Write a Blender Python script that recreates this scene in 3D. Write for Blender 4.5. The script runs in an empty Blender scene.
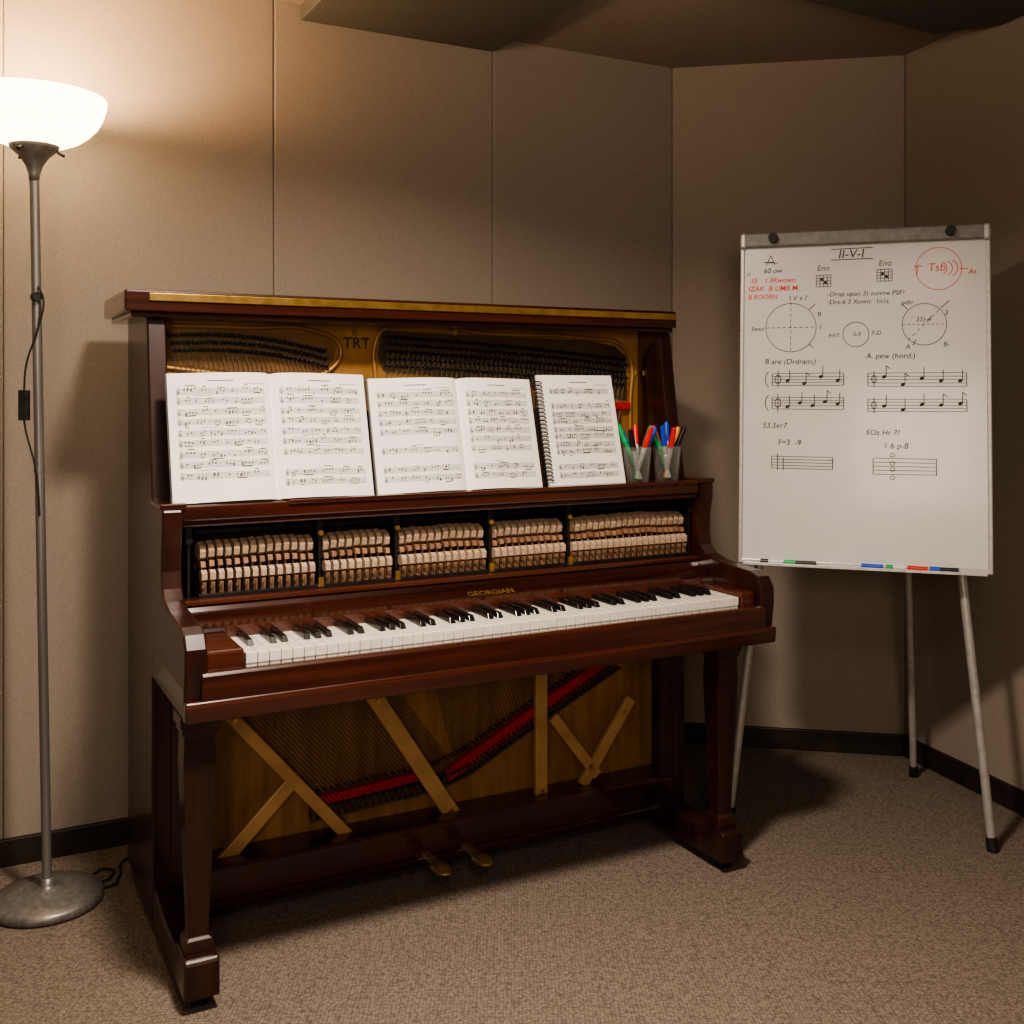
import bpy, bmesh, math, random
from mathutils import Vector, Matrix, Euler
random.seed(7)
C = bpy.context
scene = C.scene
pi = math.pi

# ------------------------------------------------------------------ materials
def new_mat(name):
    m = bpy.data.materials.new(name); m.use_nodes = True
    nt = m.node_tree
    return m, nt, nt.nodes['Principled BSDF']

def noise_mat(name, c1, c2, rough=.5, metal=0, scale=(20,20,20), detail=4, bump=0, bscale=None,
              coat=0, spec=.5, lo=.35, hi=.65, coord='Object', rough_var=0):
    m, nt, b = new_mat(name)
    tc = nt.nodes.new('ShaderNodeTexCoord')
    mp = nt.nodes.new('ShaderNodeMapping'); mp.inputs['Scale'].default_value = scale
    nz = nt.nodes.new('ShaderNodeTexNoise'); nz.inputs['Scale'].default_value = 1; nz.inputs['Detail'].default_value = detail
    cr = nt.nodes.new('ShaderNodeValToRGB')
    cr.color_ramp.elements[0].position = lo; cr.color_ramp.elements[1].position = hi
    cr.color_ramp.elements[0].color = (*c1,1); cr.color_ramp.elements[1].color = (*c2,1)
    L = nt.links.new
    L(tc.outputs[coord], mp.inputs['Vector']); L(mp.outputs[0], nz.inputs['Vector'])
    L(nz.outputs['Fac'], cr.inputs['Fac']); L(cr.outputs['Color'], b.inputs['Base Color'])
    b.inputs['Roughness'].default_value = rough; b.inputs['Metallic'].default_value = metal
    b.inputs['Coat Weight'].default_value = coat; b.inputs['Coat Roughness'].default_value = .10
    b.inputs['Specular IOR Level'].default_value = spec
    if bump:
        bp = nt.nodes.new('ShaderNodeBump'); bp.inputs['Strength'].default_value = bump
        bp.inputs['Distance'].default_value = .002
        L(nz.outputs['Fac'], bp.inputs['Height']); L(bp.outputs[0], b.inputs['Normal'])
    return m

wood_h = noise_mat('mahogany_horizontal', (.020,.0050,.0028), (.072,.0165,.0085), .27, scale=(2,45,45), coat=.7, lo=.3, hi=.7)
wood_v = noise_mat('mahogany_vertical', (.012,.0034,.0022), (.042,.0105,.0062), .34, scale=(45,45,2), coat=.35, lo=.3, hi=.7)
wood_r = noise_mat('mahogany_red', (.040,.0095,.005), (.100,.026,.013), .26, scale=(2,60,60), coat=.8, lo=.3, hi=.7)
wood_n = noise_mat('mahogany_dark_gloss', (.014,.0045,.003), (.045,.013,.008), .16, scale=(2,60,60), coat=1, lo=.3, hi=.7)
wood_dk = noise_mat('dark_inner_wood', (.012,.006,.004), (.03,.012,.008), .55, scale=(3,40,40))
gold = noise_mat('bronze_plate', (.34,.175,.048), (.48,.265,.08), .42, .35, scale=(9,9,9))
gold_m = noise_mat('bronze_plate_brown', (.16,.085,.028), (.25,.135,.046), .5, .3, scale=(12,12,30))  # goldish-brown plate colour for the left pin field and string area
gold_dk = noise_mat('plate_olive_paint', (.060,.042,.022), (.10,.070,.034), .5, .3, scale=(12,12,12))  # dark olive plate colour: right pin field, emblem, string bridge
sbrd = noise_mat('soundboard_wood', (.21,.105,.034), (.33,.175,.058), .5, scale=(30,30,3))
brace = noise_mat('brace_paint', (.40,.24,.095), (.52,.32,.13), .45, .1, scale=(14,14,14))
brass = noise_mat('brass', (.50,.31,.085), (.72,.47,.15), .28, .85, scale=(30,30,30))
pedal_m = noise_mat('aged_brass', (.36,.25,.10), (.50,.36,.16), .32, .6, scale=(40,40,40))
ivory = noise_mat('ivory_keys', (.74,.71,.64), (.84,.81,.74), .25, scale=(60,60,60), coat=.3)
ebony = noise_mat('ebony_keys', (.005,.005,.005), (.012,.011,.010), .25, scale=(60,60,60), coat=.2)
felt = noise_mat('hammer_felt', (.38,.27,.185), (.54,.40,.28), .9, scale=(120,120,120), bump=.3)
hwood = noise_mat('hammer_wood', (.18,.09,.05), (.32,.18,.10), .6, scale=(60,60,10))
redfelt = noise_mat('red_felt', (.42,.008,.012), (.60,.018,.022), .9, scale=(150,150,150), bump=.3)
steel = noise_mat('blued_steel', (.04,.04,.045), (.12,.11,.10), .35, .8, scale=(80,80,80))
wire = noise_mat('string_wire', (.20,.15,.10), (.34,.27,.19), .35, .7, scale=(80,80,80))
blackm = noise_mat('black_metal', (.01,.01,.01), (.022,.02,.02), .45, .3, scale=(50,50,50))
paper = noise_mat('paper', (.88,.86,.82), (.92,.90,.87), .75, scale=(12,12,12))
pedge = noise_mat('page_edges', (.50,.47,.40), (.72,.68,.60), .85, scale=(5,500,5))
ink = noise_mat('black_ink', (.012,.012,.014), (.03,.03,.03), .6, scale=(50,50,50))
mink = noise_mat('printed_notation_ink', (.025,.025,.025), (.06,.055,.05), .7, scale=(50,50,50))
sink = noise_mat('staff_line_ink', (.16,.155,.14), (.24,.23,.21), .7, scale=(50,50,50))
cover = noise_mat('book_cover', (.05,.05,.06), (.09,.08,.08), .6, scale=(30,30,30))
wbm = noise_mat('whiteboard_enamel', (.63,.625,.62), (.67,.665,.66), .3, scale=(3,3,3), coat=.2)
alum = noise_mat('aluminium', (.42,.41,.40), (.52,.51,.50), .4, .4, scale=(60,60,60))
greym = noise_mat('grey_plastic', (.18,.17,.165), (.24,.23,.22), .5, .1, scale=(40,40,40))
lampgrey = noise_mat('brushed_lamp_metal', (.17,.165,.155), (.25,.24,.23), .4, .5, scale=(60,60,2))
rubber = noise_mat('black_rubber', (.008,.008,.008), (.02,.02,.02), .6, scale=(50,50,50))
redink = noise_mat('red_marker_ink', (.80,.05,.03), (.88,.09,.05), .6, scale=(50,50,50))
greyink = noise_mat('faint_marker_ink', (.03,.03,.035), (.08,.08,.08), .6, scale=(90,90,90))
pc = {}
for n,c in dict(red=(.80,.02,.015), blue=(.01,.08,.70), green=(.01,.45,.13), black=(.01,.01,.012), orange=(.90,.30,.02), white=(.75,.75,.73)).items():
    pc[n] = noise_mat('marker_'+n, tuple(x*.85 for x in c), c, .35, scale=(30,30,30))
basem = noise_mat('baseboard_vinyl', (.018,.013,.010), (.030,.022,.017), .5, scale=(20,20,20))
soffit_m = noise_mat('soffit_grey', (.085,.082,.070), (.11,.105,.09), .85, scale=(200,200,200))

def fabric():
    m, nt, b = new_mat('acoustic_fabric')
    L = nt.links.new
    tc = nt.nodes.new('ShaderNodeTexCoord')
    n1 = nt.nodes.new('ShaderNodeTexNoise'); n1.inputs['Scale'].default_value = 300; n1.inputs['Detail'].default_value = 3
    n2 = nt.nodes.new('ShaderNodeTexNoise'); n2.inputs['Scale'].default_value = 1.6
    mx = nt.nodes.new('ShaderNodeMix'); mx.data_type='RGBA'
    cr = nt.nodes.new('ShaderNodeValToRGB')
    cr.color_ramp.elements[0].position=.3; cr.color_ramp.elements[1].position=.7
    cr.color_ramp.elements[0].color=(.295,.248,.205,1); cr.color_ramp.elements[1].color=(.38,.325,.275,1)
    L(tc.outputs['Object'], n1.inputs['Vector']); L(tc.outputs['Object'], n2.inputs['Vector'])
    L(n1.outputs['Fac'], cr.inputs['Fac'])
    mx.blend_type='MULTIPLY'; mx.inputs[0].default_value=.12
    L(cr.outputs['Color'], mx.inputs[6]); L(n2.outputs['Fac'], mx.inputs[7])
    L(mx.outputs[2], b.inputs['Base Color'])
    b.inputs['Roughness'].default_value=.95; b.inputs['Specular IOR Level'].default_value=.15
    bp = nt.nodes.new('ShaderNodeBump'); bp.inputs['Strength'].default_value=.25; bp.inputs['Distance'].default_value=.002
    L(n1.outputs['Fac'], bp.inputs['Height']); L(bp.outputs[0], b.inputs['Normal'])
    return m
fabric_m = fabric()

def carpet():
    m, nt, b = new_mat('loop_pile_carpet')
    L = nt.links.new
    tc = nt.nodes.new('ShaderNodeTexCoord')
    vo = nt.nodes.new('ShaderNodeTexVoronoi'); vo.inputs['Scale'].default_value = 135
    vo.inputs['Randomness'].default_value=.5
    n2 = nt.nodes.new('ShaderNodeTexNoise'); n2.inputs['Scale'].default_value = 60; n2.inputs['Detail'].default_value=5
    cr = nt.nodes.new('ShaderNodeValToRGB')
    cr.color_ramp.elements[0].position=.15; cr.color_ramp.elements[1].position=.85
    cr.color_ramp.elements[0].color=(.275,.228,.190,1); cr.color_ramp.elements[1].color=(.105,.084,.068,1)
    mx = nt.nodes.new('ShaderNodeMix'); mx.data_type='RGBA'; mx.blend_type='MULTIPLY'; mx.inputs[0].default_value=.4
    c2 = nt.nodes.new('ShaderNodeValToRGB')
    c2.color_ramp.elements[0].position=.35; c2.color_ramp.elements[1].position=.65
    c2.color_ramp.elements[0].color=(.6,.6,.6,1); c2.color_ramp.elements[1].color=(1,1,1,1)
    L(tc.outputs['Object'], vo.inputs['Vector']); L(tc.outputs['Object'], n2.inputs['Vector'])
    L(vo.outputs['Distance'], cr.inputs['Fac']); L(n2.outputs['Fac'], c2.inputs['Fac'])
    L(cr.outputs['Color'], mx.inputs[6]); L(c2.outputs['Color'], mx.inputs[7])
    L(mx.outputs[2], b.inputs['Base Color'])
    b.inputs['Roughness'].default_value=1; b.inputs['Specular IOR Level'].default_value=.1
    bp = nt.nodes.new('ShaderNodeBump'); bp.inputs['Strength'].default_value=.5; bp.inputs['Distance'].default_value=.004
    bp.invert=True
    L(vo.outputs['Distance'], bp.inputs['Height']); L(bp.outputs[0], b.inputs['Normal'])
    return m
carpet_m = carpet()

def shade_mat():
    m, nt, b = new_mat('frosted_glass_shade')
    L = nt.links.new
    nz = nt.nodes.new('ShaderNodeTexNoise'); nz.inputs['Scale'].default_value=4
    cr = nt.nodes.new('ShaderNodeValToRGB')
    cr.color_ramp.elements[0].color=(1,.72,.40,1); cr.color_ramp.elements[1].color=(1,.78,.48,1)
    L(nz.outputs['Fac'], cr.inputs['Fac']); L(cr.outputs['Color'], b.inputs['Emission Color'])
    b.inputs['Base Color'].default_value=(.9,.85,.75,1)
    b.inputs['Emission Strength'].default_value=10
    b.inputs['Roughness'].default_value=.3
    return m
shade_m = shade_mat()

def clear_mat():
    m, nt, b = new_mat('clear_plastic')
    L = nt.links.new
    out = nt.nodes['Material Output']
    tr = nt.nodes.new('ShaderNodeBsdfTransparent'); tr.inputs[0].default_value=(.96,.97,.96,1)
    gl = nt.nodes.new('ShaderNodeBsdfPrincipled'); gl.inputs['Roughness'].default_value=.08; gl.inputs['Base Color'].default_value=(.60,.61,.60,1)
    lw = nt.nodes.new('ShaderNodeLayerWeight'); lw.inputs['Blend'].default_value=.12
    mt = nt.nodes.new('ShaderNodeMath'); mt.operation='ADD'; mt.inputs[1].default_value=.04; mt.use_clamp=True
    mx = nt.nodes.new('ShaderNodeMixShader')
    L(lw.outputs['Facing'], mt.inputs[0]); L(mt.outputs[0], mx.inputs[0]); L(tr.outputs[0], mx.inputs[1]); L(gl.outputs[0], mx.inputs[2])
    L(mx.outputs[0], out.inputs['Surface'])
    return m
clear_m = clear_mat()

# ------------------------------------------------------------------ mesh builder
class MB:
    def __init__(s): s.v=[]; s.f=[]; s.m=[]; s.sm=[]
    def add(s, vs, fs, mi=0, sm=False, M=None):
        o=len(s.v)
        for p in vs:
            p=Vector(p)
            if M is not None: p = M @ p
            s.v.append(p)
        for f in fs:
            s.f.append([o+i for i in f]); s.m.append(mi); s.sm.append(sm)
    def box(s,x0,x1,y0,y1,z0,z1,mi=0,M=None):
        vs=[(x0,y0,z0),(x1,y0,z0),(x1,y1,z0),(x0,y1,z0),(x0,y0,z1),(x1,y0,z1),(x1,y1,z1),(x0,y1,z1)]
        s.add(vs,[(0,3,2,1),(4,5,6,7),(0,1,5,4),(1,2,6,5),(2,3,7,6),(3,0,4,7)],mi,False,M)
    def prism(s, prof, x0, x1, mi=0, M=None):
        n=len(prof)
        vs=[(x0,y,z) for y,z in prof]+[(x1,y,z) for y,z in prof]
        fs=[tuple(range(n)), tuple(range(2*n-1,n-1,-1))]
        for i in range(n):
            j=(i+1)%n; fs.append((i,i+n,j+n,j))
        s.add(vs,fs,mi,False,M)
    def prism_xz(s, prof, y0, y1, mi=0, M=None):
        n=len(prof)
        vs=[(x,y0,z) for x,z in prof]+[(x,y1,z) for x,z in prof]
        fs=[tuple(range(n)), tuple(range(2*n-1,n-1,-1))]
        for i in range(n):
            j=(i+1)%n; fs.append((i,i+n,j+n,j))
        s.add(vs,fs,mi,False,M)
    def bar(s,p0,p1,w,y0,y1,mi=0):
        a=Vector(p0); b=Vector(p1); d=(b-a).normalized(); n=Vector((-d.y,d.x))*w/2
        s.prism_xz([a+n,b+n,b-n,a-n],y0,y1,mi)
    def cyl(s,p0,p1,r0,r1=None,n=12,mi=0,M=None,caps=True):
        r1=r0 if r1 is None else r1
        p0=Vector(p0); p1=Vector(p1); d=(p1-p0).normalized()
        a=d.orthogonal().normalized(); b=d.cross(a)
        vs=[];
        for p,r in((p0,r0),(p1,r1)):
            for i in range(n):
                t=2*pi*i/n; vs.append(p+(a*math.cos(t)+b*math.sin(t))*r)
        fs=[(i,(i+1)%n,(i+1)%n+n,i+n) for i in range(n)]
        s.add(vs,fs,mi,True,M)
        if caps: s.add(vs,[tuple(range(n-1,-1,-1)),tuple(range(n,2*n))],mi,False,M)
    def lathe(s,prof,c=(0,0,0),n=48,mi=0,M=None):
        vs=[];k=len(prof)
        for r,z in prof:
            for i in range(n):
                t=2*pi*i/n; vs.append((c[0]+r*math.cos(t),c[1]+r*math.sin(t),c[2]+z))
        fs=[]
        for j in range(k-1):
            for i in range(n):
                fs.append((j*n+i,j*n+(i+1)%n,(j+1)*n+(i+1)%n,(j+1)*n+i))
        s.add(vs,fs,mi,True,M)
    def build(s,name,mats,parent=None,bevel=0,recalc=True,seg=2):
        me=bpy.data.meshes.new(name)
        me.from_pydata([tuple(p) for p in s.v],[],s.f)
        if not isinstance(mats,(list,tuple)): mats=[mats]
        for m in mats: me.materials.append(m)
        me.polygons.foreach_set('material_index',s.m)
        me.polygons.foreach_set('use_smooth',s.sm)
        me.update()
        if recalc:
            bm=bmesh.new(); bm.from_mesh(me)
            bmesh.ops.recalc_face_normals(bm,faces=bm.faces); bm.to_mesh(me); bm.free()
        o=bpy.data.objects.new(name,me); C.collection.objects.link(o)
        if parent: o.parent=parent
        if bevel:
            b=o.modifiers.new('bevel','BEVEL'); b.width=bevel; b.segments=seg; b.limit_method='ANGLE'; b.angle_limit=math.radians(40)
        return o

def box(name,x0,x1,y0,y1,z0,z1,mat,parent,bevel=.003):
    m=MB(); m.box(x0,x1,y0,y1,z0,z1); return m.build(name,mat,parent,bevel)

def empty(name, loc=(0,0,0), rz=0, parent=None, rx=0):
    e=bpy.data.objects.new(name,None); C.collection.objects.link(e)
    e.location=loc; e.rotation_euler=(rx,0,rz); e.empty_display_size=.1
    if parent: e.parent=parent
    return e

def curve(name, pts, r, mat, parent, cyclic=False, smooth=True):
    cu=bpy.data.curves.new(name,'CURVE'); cu.dimensions='3D'; cu.bevel_depth=r; cu.bevel_resolution=3
    sp=cu.splines.new('BEZIER'); sp.bezier_points.add(len(pts)-1)
    for bp,p in zip(sp.bezier_points,pts):
        bp.co=p; bp.handle_left_type=bp.handle_right_type='AUTO' if smooth else 'VECTOR'
    sp.use_cyclic_u=cyclic; cu.materials.append(mat)
    o=bpy.data.objects.new(name,cu); C.collection.objects.link(o)
    if parent: o.parent=parent
    return o

def text(name, body, size, loc, rot, mat, parent, align='CENTER', offset=0, shear=0):
    cu=bpy.data.curves.new(name,'FONT'); cu.body=body; cu.size=size; cu.align_x=align; cu.align_y='CENTER'
    cu.offset=offset; cu.shear=shear; cu.extrude=.0001
    cu.materials.append(mat)
    o=bpy.data.objects.new(name,cu); C.collection.objects.link(o)
    o.location=loc; o.rotation_euler=rot; o.parent=parent
    return o

class Ink(MB):
    def __init__(s,fn): super().__init__(); s.fn=fn
    def line(s,x0,z0,x1,z1,w,mi=0,seg=1):
        a=Vector((x0,z0)); b=Vector((x1,z1)); d=b-a
        if d.length<1e-6: return
        n=Vector((-d.y,d.x)).normalized()*w/2
        vs=[]
        for i in range(seg+1):
            p=a+d*i/seg
            vs.append(s.fn(*(p+n))); vs.append(s.fn(*(p-n)))
        s.add(vs,[(2*i,2*i+2,2*i+3,2*i+1) for i in range(seg)],mi)
    def poly(s,pts,w,mi=0):
        for a,b in zip(pts,pts[1:]): s.line(*a,*b,w,mi)
    def dot(s,x,z,rx,rz,ang=0,mi=0,n=8):
        ca,sa=math.cos(ang),math.sin(ang); vs=[]
        for i in range(n):
            t=2*pi*i/n; a=rx*math.cos(t); b=rz*math.sin(t)
            vs.append(s.fn(x+a*ca-b*sa, z+a*sa+b*ca))
        s.add(vs,[tuple(range(n))],mi)
    def circ(s,cx,cz,r,w,mi=0,n=40,rz=None,a0=0,a1=2*pi):
        rz=rz or r
        s.poly([(cx+r*math.cos(a0+(a1-a0)*i/n),cz+rz*math.sin(a0+(a1-a0)*i/n)) for i in range(n+1)],w,mi)
    def dash(s,x0,z0,x1,z1,w,k=8,mi=0):
        for i in range(k):
            t0=i/k; t1=(i+.6)/k
            s.line(x0+(x1-x0)*t0,z0+(z1-z0)*t0,x0+(x1-x0)*t1,z0+(z1-z0)*t1,w,mi)

# ------------------------------------------------------------------ room
UA=math.radians(27.72)
O=Vector((-.784,2.34,0))
U=Vector((math.cos(UA),math.sin(UA),0)); B=Vector((-math.sin(UA),math.cos(UA),0))
def P(u,b,z=0): return O+U*u+B*b+Vector((0,0,z))
CEIL=2.28
def wall(name,p0,p1,seams,basename):
    p0=Vector((p0[0],p0[1],0)); p1=Vector((p1[0],p1[1],0))
    d=(p1-p0); Ln=d.length; d.normalize(); n=Vector((-d.y,d.x,0))
    M=Matrix(((d.x,n.x,0,p0.x),(d.y,n.y,0,p0.y),(0,0,1,0),(0,0,0,1)))
    m=MB(); m.box(-.02,Ln+.02,.010,.12,0,CEIL+.1,0,M)
    ss=[0]+list(seams)+[Ln]
    for a,b in zip(ss,ss[1:]): m.box(a+.0004,b-.0004,0,.013,.03,CEIL+.02,0,M)
    m.build(name,fabric_m,None,.0045,seg=3)
    k=MB(); k.box(0,Ln,-.012,.004,0,.068,0,M); k.build(basename,basem,None,.003)
pA=P(-1.6,.535); pB=P(1.779,.535)
pC=Vector((1.28,3.50,0)); pD=Vector((2.757,-1.2,0)); pE=Vector((-2.5,-1.2,0))
wall('wall_back',pA,pB,[.65,1.33,2.015,2.70],'baseboard_back')
wall('wall_corner',pB,pC,[],'baseboard_corner')
wall('wall_right',pC,pD,[.75,1.5,2.25,3,3.75],'baseboard_right')
wall('wall_front',pD,pE,[.9,1.8,2.7,3.6,4.5],'baseboard_front')
wall('wall_left',pE,pA,[.8,1.6,2.4],'baseboard_left')
poly=[pA,pB,pC,pD,pE]
def slab(name,pts,z0,z1,mat,bevel=0):
    m=MB(); n=len(pts)
    vs=[(p[0],p[1],z0) for p in pts]+[(p[0],p[1],z1) for p in pts]
    fs=[tuple(range(n)),tuple(range(2*n-1,n-1,-1))]+[(i,i+n,(i+1)%n+n,(i+1)%n) for i in range(n)]
    m.add(vs,fs); return m.build(name,mat,None,bevel)
cx=sum(p.x for p in poly)/5; cy=sum(p.y for p in poly)/5
big=[Vector((cx+(p.x-cx)*1.02,cy+(p.y-cy)*1.02,0)) for p in poly]
slab('floor',big,-.05,0,carpet_m)
slab('ceiling',big,CEIL,CEIL+.08,fabric_m)
q0=P(.49,.535); q1=P(1.10,.535)
slab('ceiling_panel',[q0,q1,(.196,2.88),(.42,2.49),(-.5,2.0),tuple((q0-B*1.0)[:2])],2.235,CEIL,soffit_m,.004)
slab('ceiling_panel.001',[(1.245,3.164),(1.40,3.08),(1.60,2.40),(1.75,1.9),(.5,1.7),(.1,2.48)],2.235,CEIL,soffit_m,.004)

# ------------------------------------------------------------------ piano
piano=empty('upright_piano',O,UA)
L_=1.432
prof=[(.35,.03),(.35,1.36),(.07,1.36),(.045,1.2),(.02,1.05),(0,.948),(-.12,.947),(-.128,.935),(-.126,.90),(-.117,.86),(-.114,.81),(-.122,.775),
      (-.145,.755),(-.19,.744),(-.26,.738),(-.32,.735),(-.35,.725),(-.367,.70),(-.368,.66),(-.360,.60),(-.352,.566),(0,.566),(0,.03)]
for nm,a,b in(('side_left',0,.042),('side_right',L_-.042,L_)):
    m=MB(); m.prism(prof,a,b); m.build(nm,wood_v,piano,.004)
box('arm_cap_left',-.004,.05,-.128,.0,.94,.953,wood_h,piano)
box('arm_cap_right',L_-.05,L_+.004,-.128,.0,.94,.953,wood_h,piano)
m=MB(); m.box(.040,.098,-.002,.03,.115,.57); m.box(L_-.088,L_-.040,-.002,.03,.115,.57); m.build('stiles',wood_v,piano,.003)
box('back_panel',.042,L_-.042,.32,.345,.03,1.355,wood_dk,piano,0)
m=MB(); m.box(-.052,L_-.006,.03,.38,1.364,1.411); m.box(-.037,L_-.008,.045,.37,1.352,1.365)
m.build('lid',wood_h,piano,.005)
box('lid_hinge',.0,L_-.010,.0255,.034,1.387,1.404,brass,piano,.001)
m=MB(); m.box(.042,L_-.042,-.120,.10,.913,.947); m.box(.042,L_-.042,-.112,-.06,.900,.914)
m.build('music_shelf',wood_h,piano,.004)
box('shelf_lip',.27,L_-.05,-.126,-.114,.940,.9495,wood_r,piano,.002)
m=MB(); m.prism([(-.05,.947),(-.035,.947),(.015,1.14),(.0,1.14)],.08,1.17); m.build('music_desk',wood_dk,piano,.002)
box('keybed',.0,L_,-.350,.0,.566,.625,wood_h,piano)
m=MB(); m.prism([(-.345,.60),(-.345,.652),(-.365,.655),(-.372,.648),(-.372,.60)],.03,L_-.03)
m.prism([(-.345,.562),(-.345,.602),(-.372,.602),(-.376,.592),(-.372,.562)],.0,L_)
m.build('keyslip',wood_h,piano,.003)
m=MB(); m.box(.042,.118,-.345,-.125,.60,.688); m.box(1.349,L_-.042,-.345,-.125,.60,.688)
m.build('key_blocks',wood_r,piano,.006)
m=MB(); m.prism([(-.08,.60),(-.08,.738),(-.108,.738),(-.116,.730),(-.122,.722),(-.150,.706),(-.178,.698),(-.183,.69),(-.183,.60)],.042,L_-.042)
m.build('nameboard',wood_n,piano,.002)
box('key_rail',.118,1.349,-.1865,-.182,.66,.700,wood_r,piano,.001)
m=MB(); m.box(.042,L_-.042,-.118,-.075,.734,.745)
m.build('action_sill',wood_r,piano,.002)
text('nameboard_letters','GEORGIAN',.024,(.75,-.151,.709),(math.radians(24),0,0),brass,piano,offset=.0004)
kx0,kx1=.122,1.345; kp=(kx1-kx0)/52
m=MB()
for i in range(52):
    a=kx0+i*kp; m.box(a+.0006,a+kp-.0006,-.336,-.180,.655,.676)
    m.box(a+.001,a+kp-.001,-.334,-.185,.63,.656)
m.build('white_keys',ivory,piano,.0012)
m=MB()
for i in range(51):
    if i%7 in (0,2,3,5,6):
        c=kx0+(i+1)*kp
        w0=.0072; w1=.0056
        vs=[(c-w0,-.184,.676),(c+w0,-.184,.676),(c+w0,-.281,.676),(c-w0,-.281,.676),
            (c-w1,-.184,.689),(c+w1,-.184,.689),(c+w1,-.272,.688),(c-w1,-.272,.688)]
        m.add(vs,[(0,1,2,3),(4,5,6,7),(0,1,5,4),(1,2,6,5),(2,3,7,6),(3,0,4,7)])
m.build('black_keys',ebony,piano,.001)
box('action_back',.042,L_-.042,.045,.055,.60,.913,wood_dk,piano,0)
groups=[(.085,.342),(.360,.527),(.545,.772),(.790,.996),(1.012,1.375)]
m=MB(); br=MB()
for gi,(a,b) in enumerate(groups):
    n=round((b-a)/.0182); pt=(b-a)/n
    for i in range(n):
        c=a+(i+.5)*pt; dz=random.uniform(-.0015,.0015)+.004*math.sin(i/n*pi); w=.0064
        dy=random.uniform(-.0015,.0015)
        head=[(-.070,.828),(-.074,.842),(-.066,.853),(-.045,.860),(-.02,.854),(-.01,.838),(-.02,.826),(-.05,.820)]
        m.prism([(y+dy,z+dz) for y,z in head],c-w,c+w,0)
        m.prism([(y+dy,z+dz) for y,z in [(-.078,.808),(-.074,.820),(-.02,.820),(-.02,.806)]],c-w*.85,c+w*.85,1)
        m.cyl((c,-.060,.812),(c,-.066,.785),.0032,n=6,mi=1)
        m.prism([(-.090,.782),(-.090,.797),(-.080,.803),(-.062,.800),(-.058,.782),(-.072,.776)],c-w*.95,c+w*.95,0)
        m.prism([(-.086,.752),(-.090,.777),(-.064,.777),(-.058,.752)],c-w*.72,c+w*.72,1)
        m.cyl((c,-.092,.746),(c,-.092,.772),.0014,n=5,mi=2)
        m.cyl((c-.004,-.082,.768),(c-.004,-.093,.768),.0028,n=7,mi=2)
    br.box(a-.006,b+.006,-.045,-.035,.800,.812); br.box(a-.004,b+.004,-.095,-.05,.745,.753)
for x in (.062,.351,.536,.781,1.004,1.383):
    br.box(x-.003,x+.003,-.085,.03,.745,.90); br.cyl((x,-.09,.868),(x,-.05,.868),.008,n=12); br.box(x-.007,x+.007,-.088,-.07,.86,.905)
br.box(.05,1.385,-.03,-.01,.872,.884)
m.build('hammer_action',[felt,hwood,wire],piano,.0012)
br.build('action_brackets',blackm,piano,.001)
m=MB()
for x in (.351,.536,.781,1.004):
    m.cyl((x,-.094,.868),(x,-.088,.868),.006,n=10)
    m.box(x-.006,x+.006,-.096,-.088,.747,.768)
m.build('action_bolts',brass,piano,.0005)

# upper iron plate, pins, strings
box('iron_plate',.042,L_-.042,.172,.20,.60,1.352,gold,piano,0)
m=MB()
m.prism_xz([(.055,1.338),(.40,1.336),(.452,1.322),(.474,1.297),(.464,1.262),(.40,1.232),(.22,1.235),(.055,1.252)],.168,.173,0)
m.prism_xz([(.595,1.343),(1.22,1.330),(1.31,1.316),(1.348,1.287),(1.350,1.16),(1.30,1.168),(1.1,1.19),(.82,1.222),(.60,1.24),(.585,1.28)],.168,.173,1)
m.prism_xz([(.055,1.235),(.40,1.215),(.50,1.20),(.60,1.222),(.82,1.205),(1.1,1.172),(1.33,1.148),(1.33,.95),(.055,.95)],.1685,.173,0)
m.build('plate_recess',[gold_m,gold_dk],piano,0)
for nm,pts in (('plate_rib_left',[(.055,.168,1.341),(.25,.166,1.341),(.42,.166,1.336),(.482,.166,1.30),(.468,.166,1.25),(.38,.166,1.222),(.2,.166,1.228),(.055,.168,1.243)]),
               ('plate_rib_right',[(.578,.166,1.22),(.575,.166,1.30),(.60,.166,1.346),(.9,.166,1.342),(1.22,.166,1.336),(1.33,.166,1.319),(1.360,.166,1.28),(1.360,.166,1.15),(1.360,.166,1.0)])):
    curve(nm,pts,.006,gold,piano)
m=MB(); s=MB()
for r in range(3):
    for i in range(34):
        t=i/33; x=.068+t*.37+r*.004; z=1.318-.018*r-.02*t-.012*t*t
        z+= .012*math.sin(t*pi)
        m.cyl((x,.17,z),(x,.145,z+.003),.0034,n=7); 
        m.cyl((x,.165,z),(x,.160,z),.0055,n=7)
        if r!=1: s.cyl((x,.162,z-.002),(x+.05+.05*t,.150,.95),.0008,n=4,caps=False)
for r in range(5):
    for i in range(52):
        t=i/51; x=.605+t*.725+(r%2)*.007; z=1.326-.0185*r-.028*t-.02*t*t
        m.cyl((x,.17,z),(x,.145,z+.003),.0036,n=7)
        m.cyl((x,.165,z),(x,.160,z),.0055,n=7)
        if r in(1,3): s.cyl((x,.160,z-.002),(x-.05,.150,.95),.0008,n=4,caps=False)
m.build('tuning_pins',steel,piano,0); s.build('upper_strings',wire,piano,0)
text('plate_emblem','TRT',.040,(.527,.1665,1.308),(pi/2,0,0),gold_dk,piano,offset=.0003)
m=MB()
for x,z in((.52,1.337),(1.15,1.340),(.80,1.343),(1.372,1.24),(1.372,1.05),(.06,1.342)):
    m.cyl((x,.173,z),(x,.163,z),.008,n=12)
m.build('plate_bolts',brass,piano,.001)
m=MB(); m.box(1.30,1.350,.150,.165,1.135,1.155); m.build('upper_felt',redfelt,piano,.001)

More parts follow.
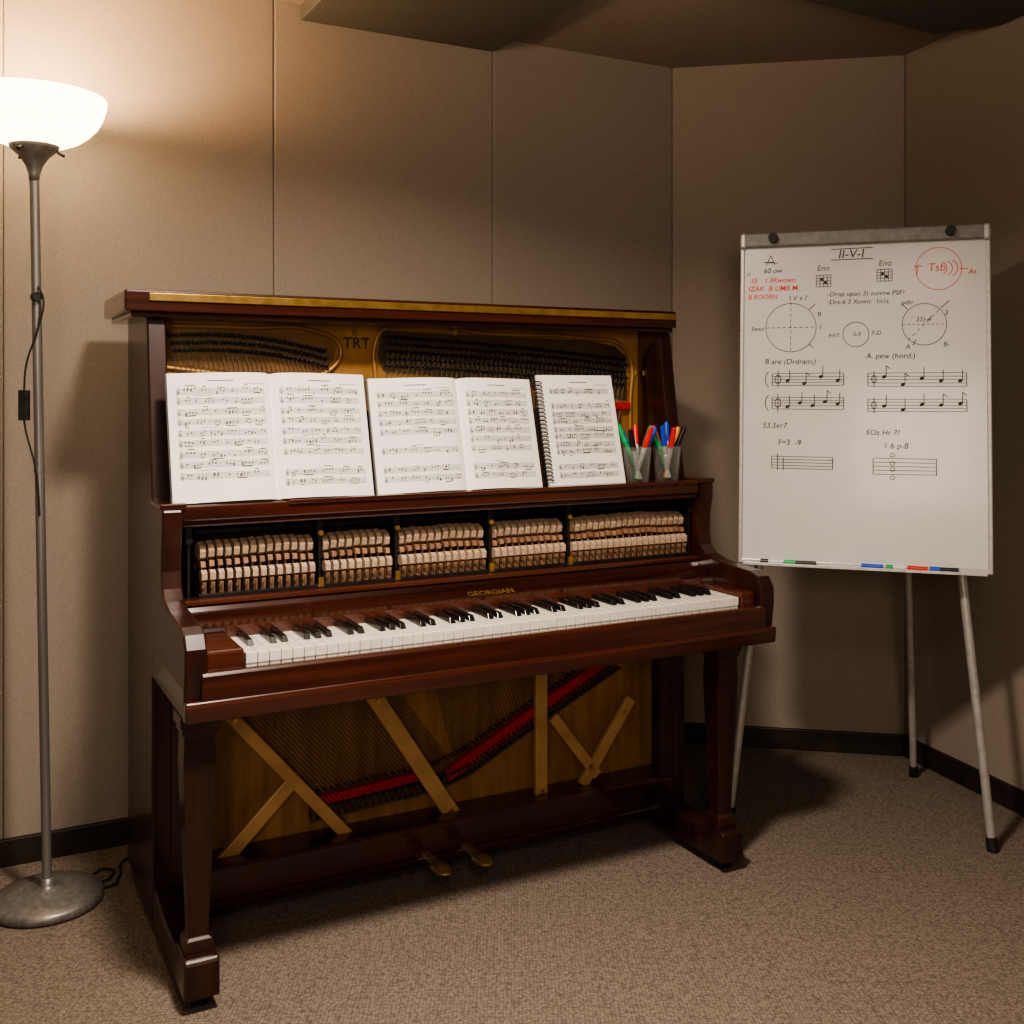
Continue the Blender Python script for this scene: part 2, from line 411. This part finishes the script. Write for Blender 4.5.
# lower section
box('soundboard',.042,L_-.042,.10,.12,.03,.60,sbrd,piano,0)
m=MB()
for a,b,w in (((.165,.46),(.478,.095),.030),((.150,.095),(.322,.262),.034),((.512,.47),(.752,.095),.042),((.999,.50),(.999,.10),.036),
            ((1.035,.318),(1.175,.14),.030),((1.128,.12),(1.285,.335),.032)):
    m.bar(a,b,w,.045,.062)
m.build('plate_braces',brace,piano,.003)
m=MB()
for x,z in((.19,.43),(.46,.118),(.54,.43),(.58,.445),(.735,.125),(.999,.46),(.999,.13),(1.15,.17),(1.26,.30)):
    m.cyl((x,.046,z),(x,.040,z),.006,n=10)
m.box(.555,.59,.036,.046,.44,.50)
m.build('brace_screws',brass,piano,.001)
def strip(pts,w,y0,y1,mb):
    for a,b in zip(pts,pts[1:]): mb.bar(a,b,w,y0,y1)
m=MB(); strip([(.385,.200),(.52,.208),(.66,.218)],.022,.066,.085,m)
strip([(.735,.205),(.85,.262),(.98,.328),(1.10,.385),(1.215,.438)],.030,.066,.085,m)
m.build('lower_felt',redfelt,piano,.001)
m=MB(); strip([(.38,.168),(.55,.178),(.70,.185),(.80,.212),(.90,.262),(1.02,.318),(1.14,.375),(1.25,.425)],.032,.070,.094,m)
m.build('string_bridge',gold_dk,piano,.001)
m=MB(); s=MB()
path=[(.39,.172),(.55,.182),(.70,.188),(.80,.216),(.90,.266),(1.02,.322),(1.14,.379),(1.25,.429)]
def along(t):
    k=t*(len(path)-1); i=min(int(k),len(path)-2); f=k-i
    return (path[i][0]*(1-f)+path[i+1][0]*f, path[i][1]*(1-f)+path[i+1][1]*f)
N=64
for i in range(N):
    x,z=along(i/(N-1))
    m.cyl((x-.004,.072,z+.010),(x-.004,.054,z+.012),.0034,n=7)
    m.cyl((x+.003,.072,z-.010),(x+.003,.056,z-.008),.0034,n=7)
    m.cyl((x-.012,.085,z+.050),(x-.012,.062,z+.052),.0028,n=6)
for i in range(40):
    t=i/39; x0=.10+.42*t; x1,z1=along(.02+.36*t)
    s.cyl((x0-.02,.060,.57),(x1,.062,z1),.0013,n=4,caps=False)
for i in range(60):
    t=i/59; x1,z1=along(.38+.60*t); x0=x1-.10-.02*t
    s.cyl((x0,.068,.57),(x1,.066,z1),.0009,n=4,caps=False)
m.build('hitch_pins',steel,piano,0); s.build('lower_strings',steel,piano,0)
m=MB(); m.box(.042,L_-.042,-.002,.03,.045,.118); m.box(.042,L_-.042,-.012,.34,.028,.048); m.box(.042,L_-.042,.0,.10,.11,.122)
m.build('bottom_rail',wood_h,piano,.003)
m=MB(); m.box(.042,L_-.042,-.0,.03,.535,.566); m.build('upper_rail',wood_dk,piano,.002)
for nm,c in(('left',.036),('right',1.318)):
    m=MB()
    m.prism([(.06,.028),(.06,.105),(-.02,.105),(-.10,.092),(-.25,.088),(-.255,.104),(-.342,.104),(-.348,.095),(-.348,.028)],c-.034,c+.034)
    m.build('runner_'+nm,wood_v,piano,.005)
    m=MB()
    rings=[(.566,.038),(.545,.038),(.540,.034),(.530,.034),(.525,.029),(.47,.031),(.40,.029),(.20,.021),(.135,.019),(.130,.026),(.118,.028),(.104,.028)]
    vs=[];y=-.298
    for z,h in rings: vs+=[(c-h,y-h,z),(c+h,y-h,z),(c+h,y+h,z),(c-h,y+h,z)]
    fs=[(0,1,2,3)]
    k=len(rings)
    for j in range(k-1):
        for i in range(4): fs.append((4*j+i,4*j+(i+1)%4,4*j+4+(i+1)%4,4*j+4+i))
    fs.append(tuple(4*(k-1)+i for i in range(4)))
    m.add(vs,fs); m.build('leg_'+nm,wood_v,piano,.002)
    m=MB(); 
    for y in(-.31,.04):
        m.cyl((c-.014,y,.018),(c+.014,y,.018),.018,n=20); m.box(c-.018,c+.018,y-.012,y+.012,.02,.032)
    m.build('casters_'+nm,blackm,piano,.001)
for i in (0,1):
    c=.645+.108*i
    m=MB()
    m.lathe([(0,-.008),(.016,-.007),(.023,-.002),(.024,.003),(.018,.008),(0,.010)],n=24,M=Matrix.Translation((c,-.095,.052))@Matrix.Diagonal((1,1.7,1,1)))
    m.box(c-.010,c+.010,-.085,0,.046,.058)
    m.build('pedal_%d'%(i+1),pedal_m,piano,.002)

# ------------------------------------------------------------------ music books
def music_page(ik,x0,x1,z0,z1,rows,seed,w=.0006):
    R=random.Random(seed)
    W=x1-x0; 
    ik.line(x0+W*.35,z1-.006,x0+W*.65,z1-.006,.0018,0,4)
    ik.line(x0+W*.75,z1-.013,x1,z1-.013,.0008,0,3)
    top=z1-.024; sp=(top-z0)/rows; g=.0029
    for r in range(rows):
        zt=top-r*sp
        both = R.random()<.72
        for st in ((0,1) if both else (0,)):
            zs=zt-st*(.022)
            for k in range(5): ik.line(x0,zs-k*g,x1,zs-k*g,.0007,1,10)
            ik.circ(x0+.004,zs-2.6*g,.0026,.0010,n=10); ik.line(x0+.004,zs+.004,x0+.0045,zs-5.2*g,.0010)
            x=x0+.014+R.random()*.006
            while x<x1-.010:
                k=R.choice([1,2,2,3,4]); zz=zs-R.uniform(.3,3.2)*g; up=R.random()<.6
                xs=[x+i*.0072 for i in range(k) if x+i*.0072<x1-.002]
                for xx in xs:
                    nz=zz+R.uniform(-.8,.8)*g
                    ik.dot(xx,nz,.0022,.0016,.4)
                    if R.random()<.15: ik.dot(xx,nz-.0034,.0022,.0016,.4)
                    ze=zz+(.0085 if up else -.0085)
                    ik.line(xx+(.0018 if up else -.0018),nz,xx+(.0018 if up else -.0018),ze,.0006)
                if len(xs)>1 and R.random()<.6:
                    o=.0018 if up else -.0018; ze=zz+(.0085 if up else -.0085)
                    ik.line(xs[0]+o,ze,xs[-1]+o,ze+R.uniform(-.001,.001),.0018)
                x+=len(xs)*.0072+R.uniform(.006,.018)
            if R.random()<.4:
                a=x0+W*R.uniform(.1,.5); ik.line(a,zs+.006,a+W*.2,zs+.007,.0007,0,4)
        for b in (0,.36,.68,1): ik.line(x0+W*b,zt,x0+W*b,zt-(.022 if both else 0)-4*g,.0007,1)

def open_book(name,u0,uc,u1,h,seed,lean,bul=.012,zb=.948,rows=5,yb=-.100):
    e=empty(name,P(uc,yb,zb),UA,rx=0)
    e.rotation_euler=Euler((-lean,0,UA),'XYZ')
    wl=uc-u0; wr=u1-uc
    def yf(x):
        w=wl if x<0 else wr; t=min(abs(x)/w,1)
        return -(.003+bul*(math.sin(pi*min(t,1)**.55)**.8 if 0<t<1 else 0)*(1-.25*t)) 
    for side,w in((-1,wl),(1,wr)):
        m=MB(); n=24; vs=[]; 
        for i in range(n+1):
            x=side*w*i/n; y=yf(x)
            vs+=[(x,y,0),(x,y,h),(x,0.003,0),(x,0.003,h)]
        m.add(vs,[(4*i,4*i+4,4*i+5,4*i+1) for i in range(n)],0,True)
        m.add(vs,[(4*i+2,4*i+3,4*i+7,4*i+6) for i in range(n)]+[(4*i,4*i+2,4*i+6,4*i+4) for i in range(n)]+[(4*i+1,4*i+5,4*i+7,4*i+3) for i in range(n)]+[(0,1,3,2),(4*n,4*n+2,4*n+3,4*n+1)],1)
        m.build('pages_'+('left' if side<0 else 'right'),[paper,pedge],e)
        ik=Ink(lambda x,z:(x,yf(x)-.0006,z))
        a,b=(-w+.018,-.018) if side<0 else (.018,w-.018)
        music_page(ik,a,b,.016,h-.012,rows,seed+side)
        ik.build('notation_'+('left' if side<0 else 'right'),[mink,sink],e,recalc=False)
    box('cover',-wl-.003,wr+.003,.003,.006,-.001,h+.002,cover,e,.001)
    return e
open_book('music_book',.026,.250,.474,.287,11,math.radians(15.5),bul=.016)
open_book('music_book.001',.484,.712,.918,.277,31,math.radians(15),bul=.016)
e=empty('spiral_music_book',P(.938,-.100,.948)); e.rotation_euler=Euler((-math.radians(14.5),0,UA),'XYZ')
m=MB(); m.box(0,.226,-.006,.002,0,.288); m.build('pages',paper,e,.0008)
box('cover',-.002,.229,.002,.004,-.001,.290,cover,e,.0005)
ik=Ink(lambda x,z:(x,-.0068,z)); music_page(ik,.032,.208,.014,.275,6,77); ik.build('notation',[mink,sink],e,recalc=False)
pts=[]; T=26
for i in range(T*12+1):
    t=i/12*2*pi; pts.append((.001+.011*math.cos(t),-.004-.009*math.sin(t),.012+.264*i/(T*12)))
cu=bpy.data.curves.new('spiral_binding','CURVE'); cu.dimensions='3D'; cu.bevel_depth=.0018
sp=cu.splines.new('POLY'); sp.points.add(len(pts)-1)
for p,q in zip(sp.points,pts): p.co=(*q,1)
cu.materials.append(blackm); o=bpy.data.objects.new('spiral_binding',cu); C.collection.objects.link(o); o.parent=e

# ------------------------------------------------------------------ pen cups
def pen_cup(name,u,y,cols,seed):
    R=random.Random(seed)
    e=empty(name,P(u,y,.9475),UA)
    m=MB(); r0,r1,h=.031,.038,.092
    m.lathe([(0,.0),(r0,.0),(r1,h),(r1-.002,h),(r0-.002,.004),(0,.004)],n=40); m.build('cup',clear_m,e)
    m=MB(); mats=[pc['white']]+[pc[c] for c in ('red','blue','green','black','orange')]; idx={'red':1,'blue':2,'green':3,'black':4,'orange':5}
    n=len(cols)
    for i,c in enumerate(cols):
        a=2*pi*i/n+R.random()*.5; rb=.015; rt=.027
        b=Vector((-rb*math.cos(a)*.6,-rb*math.sin(a)*.6,.006)); t=Vector((rt*math.cos(a),rt*math.sin(a),.092+0))
        d=(t-b).normalized(); Ln=R.uniform(.132,.160)
        m.cyl(b,b+d*(Ln-.052),.0066,n=14,mi=0 if i%3 else idx[c]); m.cyl(b+d*(Ln-.052),b+d*Ln,.0082,.0070,n=14,mi=idx[c])
        m.cyl(b+d*Ln,b+d*(Ln+.004),.005,n=10,mi=idx[c])
    m.build('markers',mats,e)
pen_cup('marker_cup',1.226,-.066,['green','red','blue','green','black','red','blue'],3)
pen_cup('marker_cup.001',1.322,-.066,['orange','blue','red','green','blue','red','black'],9)

# ------------------------------------------------------------------ easel
ez=empty('flipchart_easel',(.939,2.88,0),math.radians(-18))
bd=empty('board',(-.003,0,.72),0,ez,rx=-math.radians(4.4))
W2=.318;H=.91
m=MB(); m.box(-W2,W2,-.010,.006,0,H); m.build('whiteboard_panel',wbm,bd,.002)
m=MB(); m.box(-W2-.006,-W2+.006,-.014,.010,0,H); m.box(W2-.006,W2+.006,-.014,.010,0,H); m.box(-W2-.006,W2+.006,-.014,.010,-.008,.006); m.build('frame',alum,bd,.003)
m=MB(); m.box(-W2-.004,W2+.004,-.026,.014,H-.040,H+.000); m.build('clamp_bar',greym,bd,.005)
m=MB(); m.box(-W2-.006,-W2+.012,-.028,.016,H-.043,H+.001); m.box(W2-.012,W2+.006,-.028,.016,H-.043,H+.001); m.build('clamp_ends',alum,bd,.006)
m=MB()
for x in(-.232,.225): m.cyl((x,-.026,H-.018),(x,-.046,H-.018),.013,n=20)
m.build('clamp_knobs',rubber,bd,.002)
m=MB(); m.box(-W2+.01,W2-.01,-.040,-.010,-.010,-.006); m.box(-W2+.01,W2-.01,-.041,-.038,-.010,-.002); m.build('pen_tray',alum,bd,.001)
m=MB(); mats=[pc['green'],pc['black'],pc['red'],pc['blue'],pc['white']]
def pen(x,L,cap,body):
    m.cyl((x,-.026,.001),(x+L*.35,-.026,.001),.0068,n=12,mi=cap); m.cyl((x+L*.35,-.026,.001),(x+L,-.026,.001),.0062,n=12,mi=body)
pen(-.262,.06,1,4); pen(-.20,.085,0,1); pen(.0,.055,3,3); pen(.062,.05,0,4); pen(.115,.05,2,2); pen(.17,.07,3,1)
m.build('tray_markers',mats,bd)
def X(a): return a/245*2*W2-W2
def Zz(b): return H-b/335*H
ik=Ink(lambda x,z:(x,-.0112,z))
lw=.0020
def ln(a,b,c,d,mi=0,w=lw): ik.line(X(a),Zz(b),X(c),Zz(d),w,mi)
def stave(a0,a1,b0,b1,n=5,seed=0,notes=5):
    R=random.Random(seed)
    for k in range(n): 
        b=b0+(b1-b0)*k/(n-1); ln(a0,b,a1,b+R.uniform(-.6,.6),0,.0013)
    ln(a0,b0,a0,b1); ln(a1,b0,a1,b1)
    for i in range(notes):
        a=a0+16+(a1-a0-22)*i/max(notes-1,1); b=R.uniform(b0+3,b1)
        ik.dot(X(a),Zz(b),.0062,.0045,.4); ln(a+2,b,a+2,b-11,0,.002)
        if R.random()<.5: ln(a+2,b-11,a+6,b-8,0,.002)
ln(25,33,30,23);ln(30,23,34,33);ln(27,30,33,30); ln(22,30,37,31)
ln(92,19,134,18.5);ln(92,30,134,29.5)
for gx,gy in((77,45),(138,41)):
    for k in range(5): ln(gx,gy+k*3,gx+15,gy+k*3,0,.0016); ln(gx+k*3.75,gy,gx+k*3.75,gy+12,0,.0016)
    ik.dot(X(gx+5.6),Zz(gy+4.5),.004,.004); ik.dot(X(gx+9.4),Zz(gy+7.5),.004,.004)
ik.circ(X(51),Zz(98),26/245*2*W2,.0016,0,48); ik.dash(X(25),Zz(98),X(77),Zz(98),.0016,9); ik.dash(X(51),Zz(72),X(51),Zz(124),.0016,9)
ln(70,80,76,74); ln(70,115,74,119)
ik.circ(X(117),Zz(106),13/245*2*W2,.0016,0,32)
ik.circ(X(184),Zz(97),21.5/245*2*W2,.0016,0,40); ik.dash(X(168),Zz(113),X(200),Zz(81),.0016,7); ik.dash(X(163),Zz(97),X(205),Zz(97),.0014,9)
ln(200,81,208,74); ln(168,82,162,76); ln(176,112,173,118)
ik.circ(X(198),Zz(42),22/245*2*W2,.0016,1,44)
for k in range(3): ik.circ(X(199+k*4),Zz(42),.018+.003*k,.002,1,14,a0=-1.1,a1=1.1)
ln(174,39,182,39,1);ln(178,39,177,49,1);ln(218,43,226,43,1)
stave(32,105,145,157,5,1,4); stave(32,105,169,181,5,2,5)
stave(129,224,145,158,5,3,5); stave(129,224,171,183,5,4,5)
for b in(151,175): ik.circ(X(30),Zz(b),.013,.0022,0,12,rz=.022,a0=pi*.6,a1=pi*1.4); ik.circ(X(38),Zz(b),.008,.0022,0,14,rz=.012); ln(38,b-9,38,b+9)
for b in(151,177): ik.circ(X(135),Zz(b),.006,.0022,0,12,rz=.010); ln(135,b-8,135,b+8)
stave(32,94,229,241,5,5,0); stave(134,195,229,245,5,6,0)
for b in(226,234,240,248): ik.circ(X(153),Zz(b),.006,.0018,0,12,rz=.005)
ln(38,226,38,243); ln(44,230,44,243)
ik.build('board_drawings',[ink,redink],bd,recalc=False)
def bt(body,a,b,s,mat=greyink,align='CENTER',off=0):
    t=text('writing',body,s,(X(a),-.0113,Zz(b)),(pi/2,0,0),mat,bd,align,shear=.15,offset=off); t.data.extrude=0; return t
bt('II-V-I',112,24.5,.034,ink); bt('60 ow',32,39,.020,ink); bt('Eno',84,38,.022); bt('Eno',146,35,.022)
bt('1S    I 3Rwown',8,49,.020,redink,'LEFT',.0002); bt('IZAK  B UMB M.',6,57.5,.020,redink,'LEFT',.0002); bt('B ROORN',6,66,.018,redink,'LEFT',.0002)
bt('IS',5,42,.012,ink,'LEFT')
bt('Tsb',196,41,.030,redink); bt('As',230,46,.020,redink)
bt('I V s ?',58,68,.020,ink); bt('3eno',16,99,.018); bt('B',80,85,.018); bt('S',81,98,.014)
bt('-Drop upon 3) ounme PSF?',88,65,.018,ink,'LEFT'); bt('-Drs-6 3 Xown:  1n1s',88,73,.018,ink,'LEFT')
bt('5-5',118,106,.016); bt('IHST',95,107,.015); bt('7-D',137,105,.017); bt('33)-4',183,92,.018); bt('pdbr',168,75,.016)
bt('A',168,119,.018); bt('B-',205,117,.018); bt('3',205,86,.018)
bt('B are (Drdram;)',24,133,.021,ink,'LEFT'); bt('A. pew (hord:)',127,128,.021,ink,'LEFT')
bt('53.3xr7',22,198,.021,ink,'LEFT'); bt('EOz Hr 7?',127,204,.020,ink,'LEFT'); bt('F=3  -9',50,215,.021,ink); bt('1 6 p-8',156,217,.022,ink)
m=MB()
m.cyl((.317,-.005,.03),(.165,.115,1.56),.0115,n=16); m.cyl((-.349,-.005,.03),(-.18,.115,1.56),.0115,n=16)
m.cyl((.15,.50,.02),(.10,.135,1.52),.0105,n=16); m.box(-.2,.2,.10,.13,1.50,1.56)
m.build('legs',alum,ez)
m=MB()
m.cyl((.3205,-.008,0),(.316,-.004,.035),.015,.014,n=16); m.cyl((-.3525,-.008,0),(-.348,-.004,.035),.015,.014,n=16); m.cyl((.1505,.503,0),(.149,.492,.035),.014,.013,n=16)
m.build('feet',rubber,ez)

# ------------------------------------------------------------------ floor lamp
lp=empty('floor_lamp',(-1.078,2.493,0))
m=MB(); m.lathe([(0,0),(.118,0),(.124,.006),(.124,.016),(.118,.024),(.06,.032),(.02,.038),(.014,.045),(.013,.06),(0,.06)],n=64); m.build('base',lampgrey,lp)
tx=-.030
m=MB(); m.cyl((0,0,.04),(tx,0,1.70),.0108,n=24); m.cyl((tx*.6,0,1.0),(tx*.6,0,1.012),.012,n=24); m.build('pole',lampgrey,lp)
m=MB(); m.lathe([(.0,-.016),(.011,-.016),(.013,0),(.018,.018),(.032,.040),(.052,.058),(.060,.078),(.0,.078)],(tx,0,1.690),48); m.build('shade_holder',lampgrey,lp)
m=MB(); m.lathe([(.03,.0),(.050,.003),(.075,.009),(.100,.020),(.121,.036),(.138,.054),(.149,.074),(.156,.096),(.159,.114),(.158,.117),(.155,.114),(.151,.094),(.143,.074),(.132,.056),(.115,.040),(.09,.022),(.05,.010),(.0,.008)],(tx,0,1.752),96); m.build('shade',shade_m,lp)
m=MB()
for a in(.4,2.5,4.6): m.cyl((tx+.05*math.cos(a),.05*math.sin(a),1.745),(tx+.066*math.cos(a),.066*math.sin(a),1.737),.004,n=10)
m.cyl((tx*.8,-.01,1.405),(tx*.8+.012,-.022,1.405),.011,n=14); m.box(-.058,-.036,-.022,-.006,1.12,1.19)
m.build('switch',rubber,lp,.002)
curve('cord',[(-.015,-.014,1.43),(.0,-.02,1.40),(-.012,-.022,1.33),(-.04,-.018,1.25),(-.047,-.014,1.19),(-.047,-.014,1.12),(-.02,-.012,1.0),(-.012,-.012,.9)],.0022,rubber,lp)
curve('floor_cord',[(.05,.10,.01),(.08,.17,.004),(.10,.12,.004),(.085,.09,.004),(.115,.075,.004),(.12,.13,.004),(.10,.22,.004),(.2,.33,.004)],.003,rubber,lp)

# ------------------------------------------------------------------ lights
def light(name,type_,loc,energy,col,size=.1,rot=(0,0,0),**k):
    l=bpy.data.lights.new(name,type_); l.energy=energy; l.color=col
    if type_=='AREA': l.size=size
    else: l.shadow_soft_size=size
    for a,b in k.items(): setattr(l,a,b)
    o=bpy.data.objects.new(name,l); C.collection.objects.link(o); o.location=loc; o.rotation_euler=rot
    return o
light('lamp_bulb','POINT',(-1.108,2.493,1.84),30,(1,.64,.34),.05)
light('ceiling_light','AREA',(-.12,1.50,2.25),50,(1,.84,.68),.20,spread=math.radians(150))
light('fill_light','AREA',(.3,.2,2.25),7,(1,.84,.68),.5,rot=(math.radians(25),0,0),spread=math.radians(130))  # added soft fill near the camera, no actual ceiling fixture
light('front_fill_light','AREA',(.0,-1.1,1.5),11,(1,.82,.64),.8,rot=(math.radians(90),0,0),spread=math.radians(100))  # unseen fill added behind the camera to brighten the lower piano
light('fill_uplight','AREA',(.55,1.7,1.95),4,(1,.82,.64),.4,rot=(math.radians(145),0,0),spread=math.radians(120))  # floating uplight added to brighten the ceiling, no fixture there
w=bpy.data.worlds.new('world'); scene.world=w; w.use_nodes=True
w.node_tree.nodes['Background'].inputs[0].default_value=(.9,.75,.6,1); w.node_tree.nodes['Background'].inputs[1].default_value=.02
try: scene.view_settings.look='AgX - Medium High Contrast'
except Exception: pass

# ------------------------------------------------------------------ camera
cam=bpy.data.cameras.new('camera'); co=bpy.data.objects.new('camera',cam); C.collection.objects.link(co)
co.location=(0,0,1.19); co.rotation_euler=(pi/2,0,0)
cam.sensor_width=36; cam.lens=1075/1024*36; cam.shift_y=-122/1024; cam.clip_start=.05
scene.camera=co
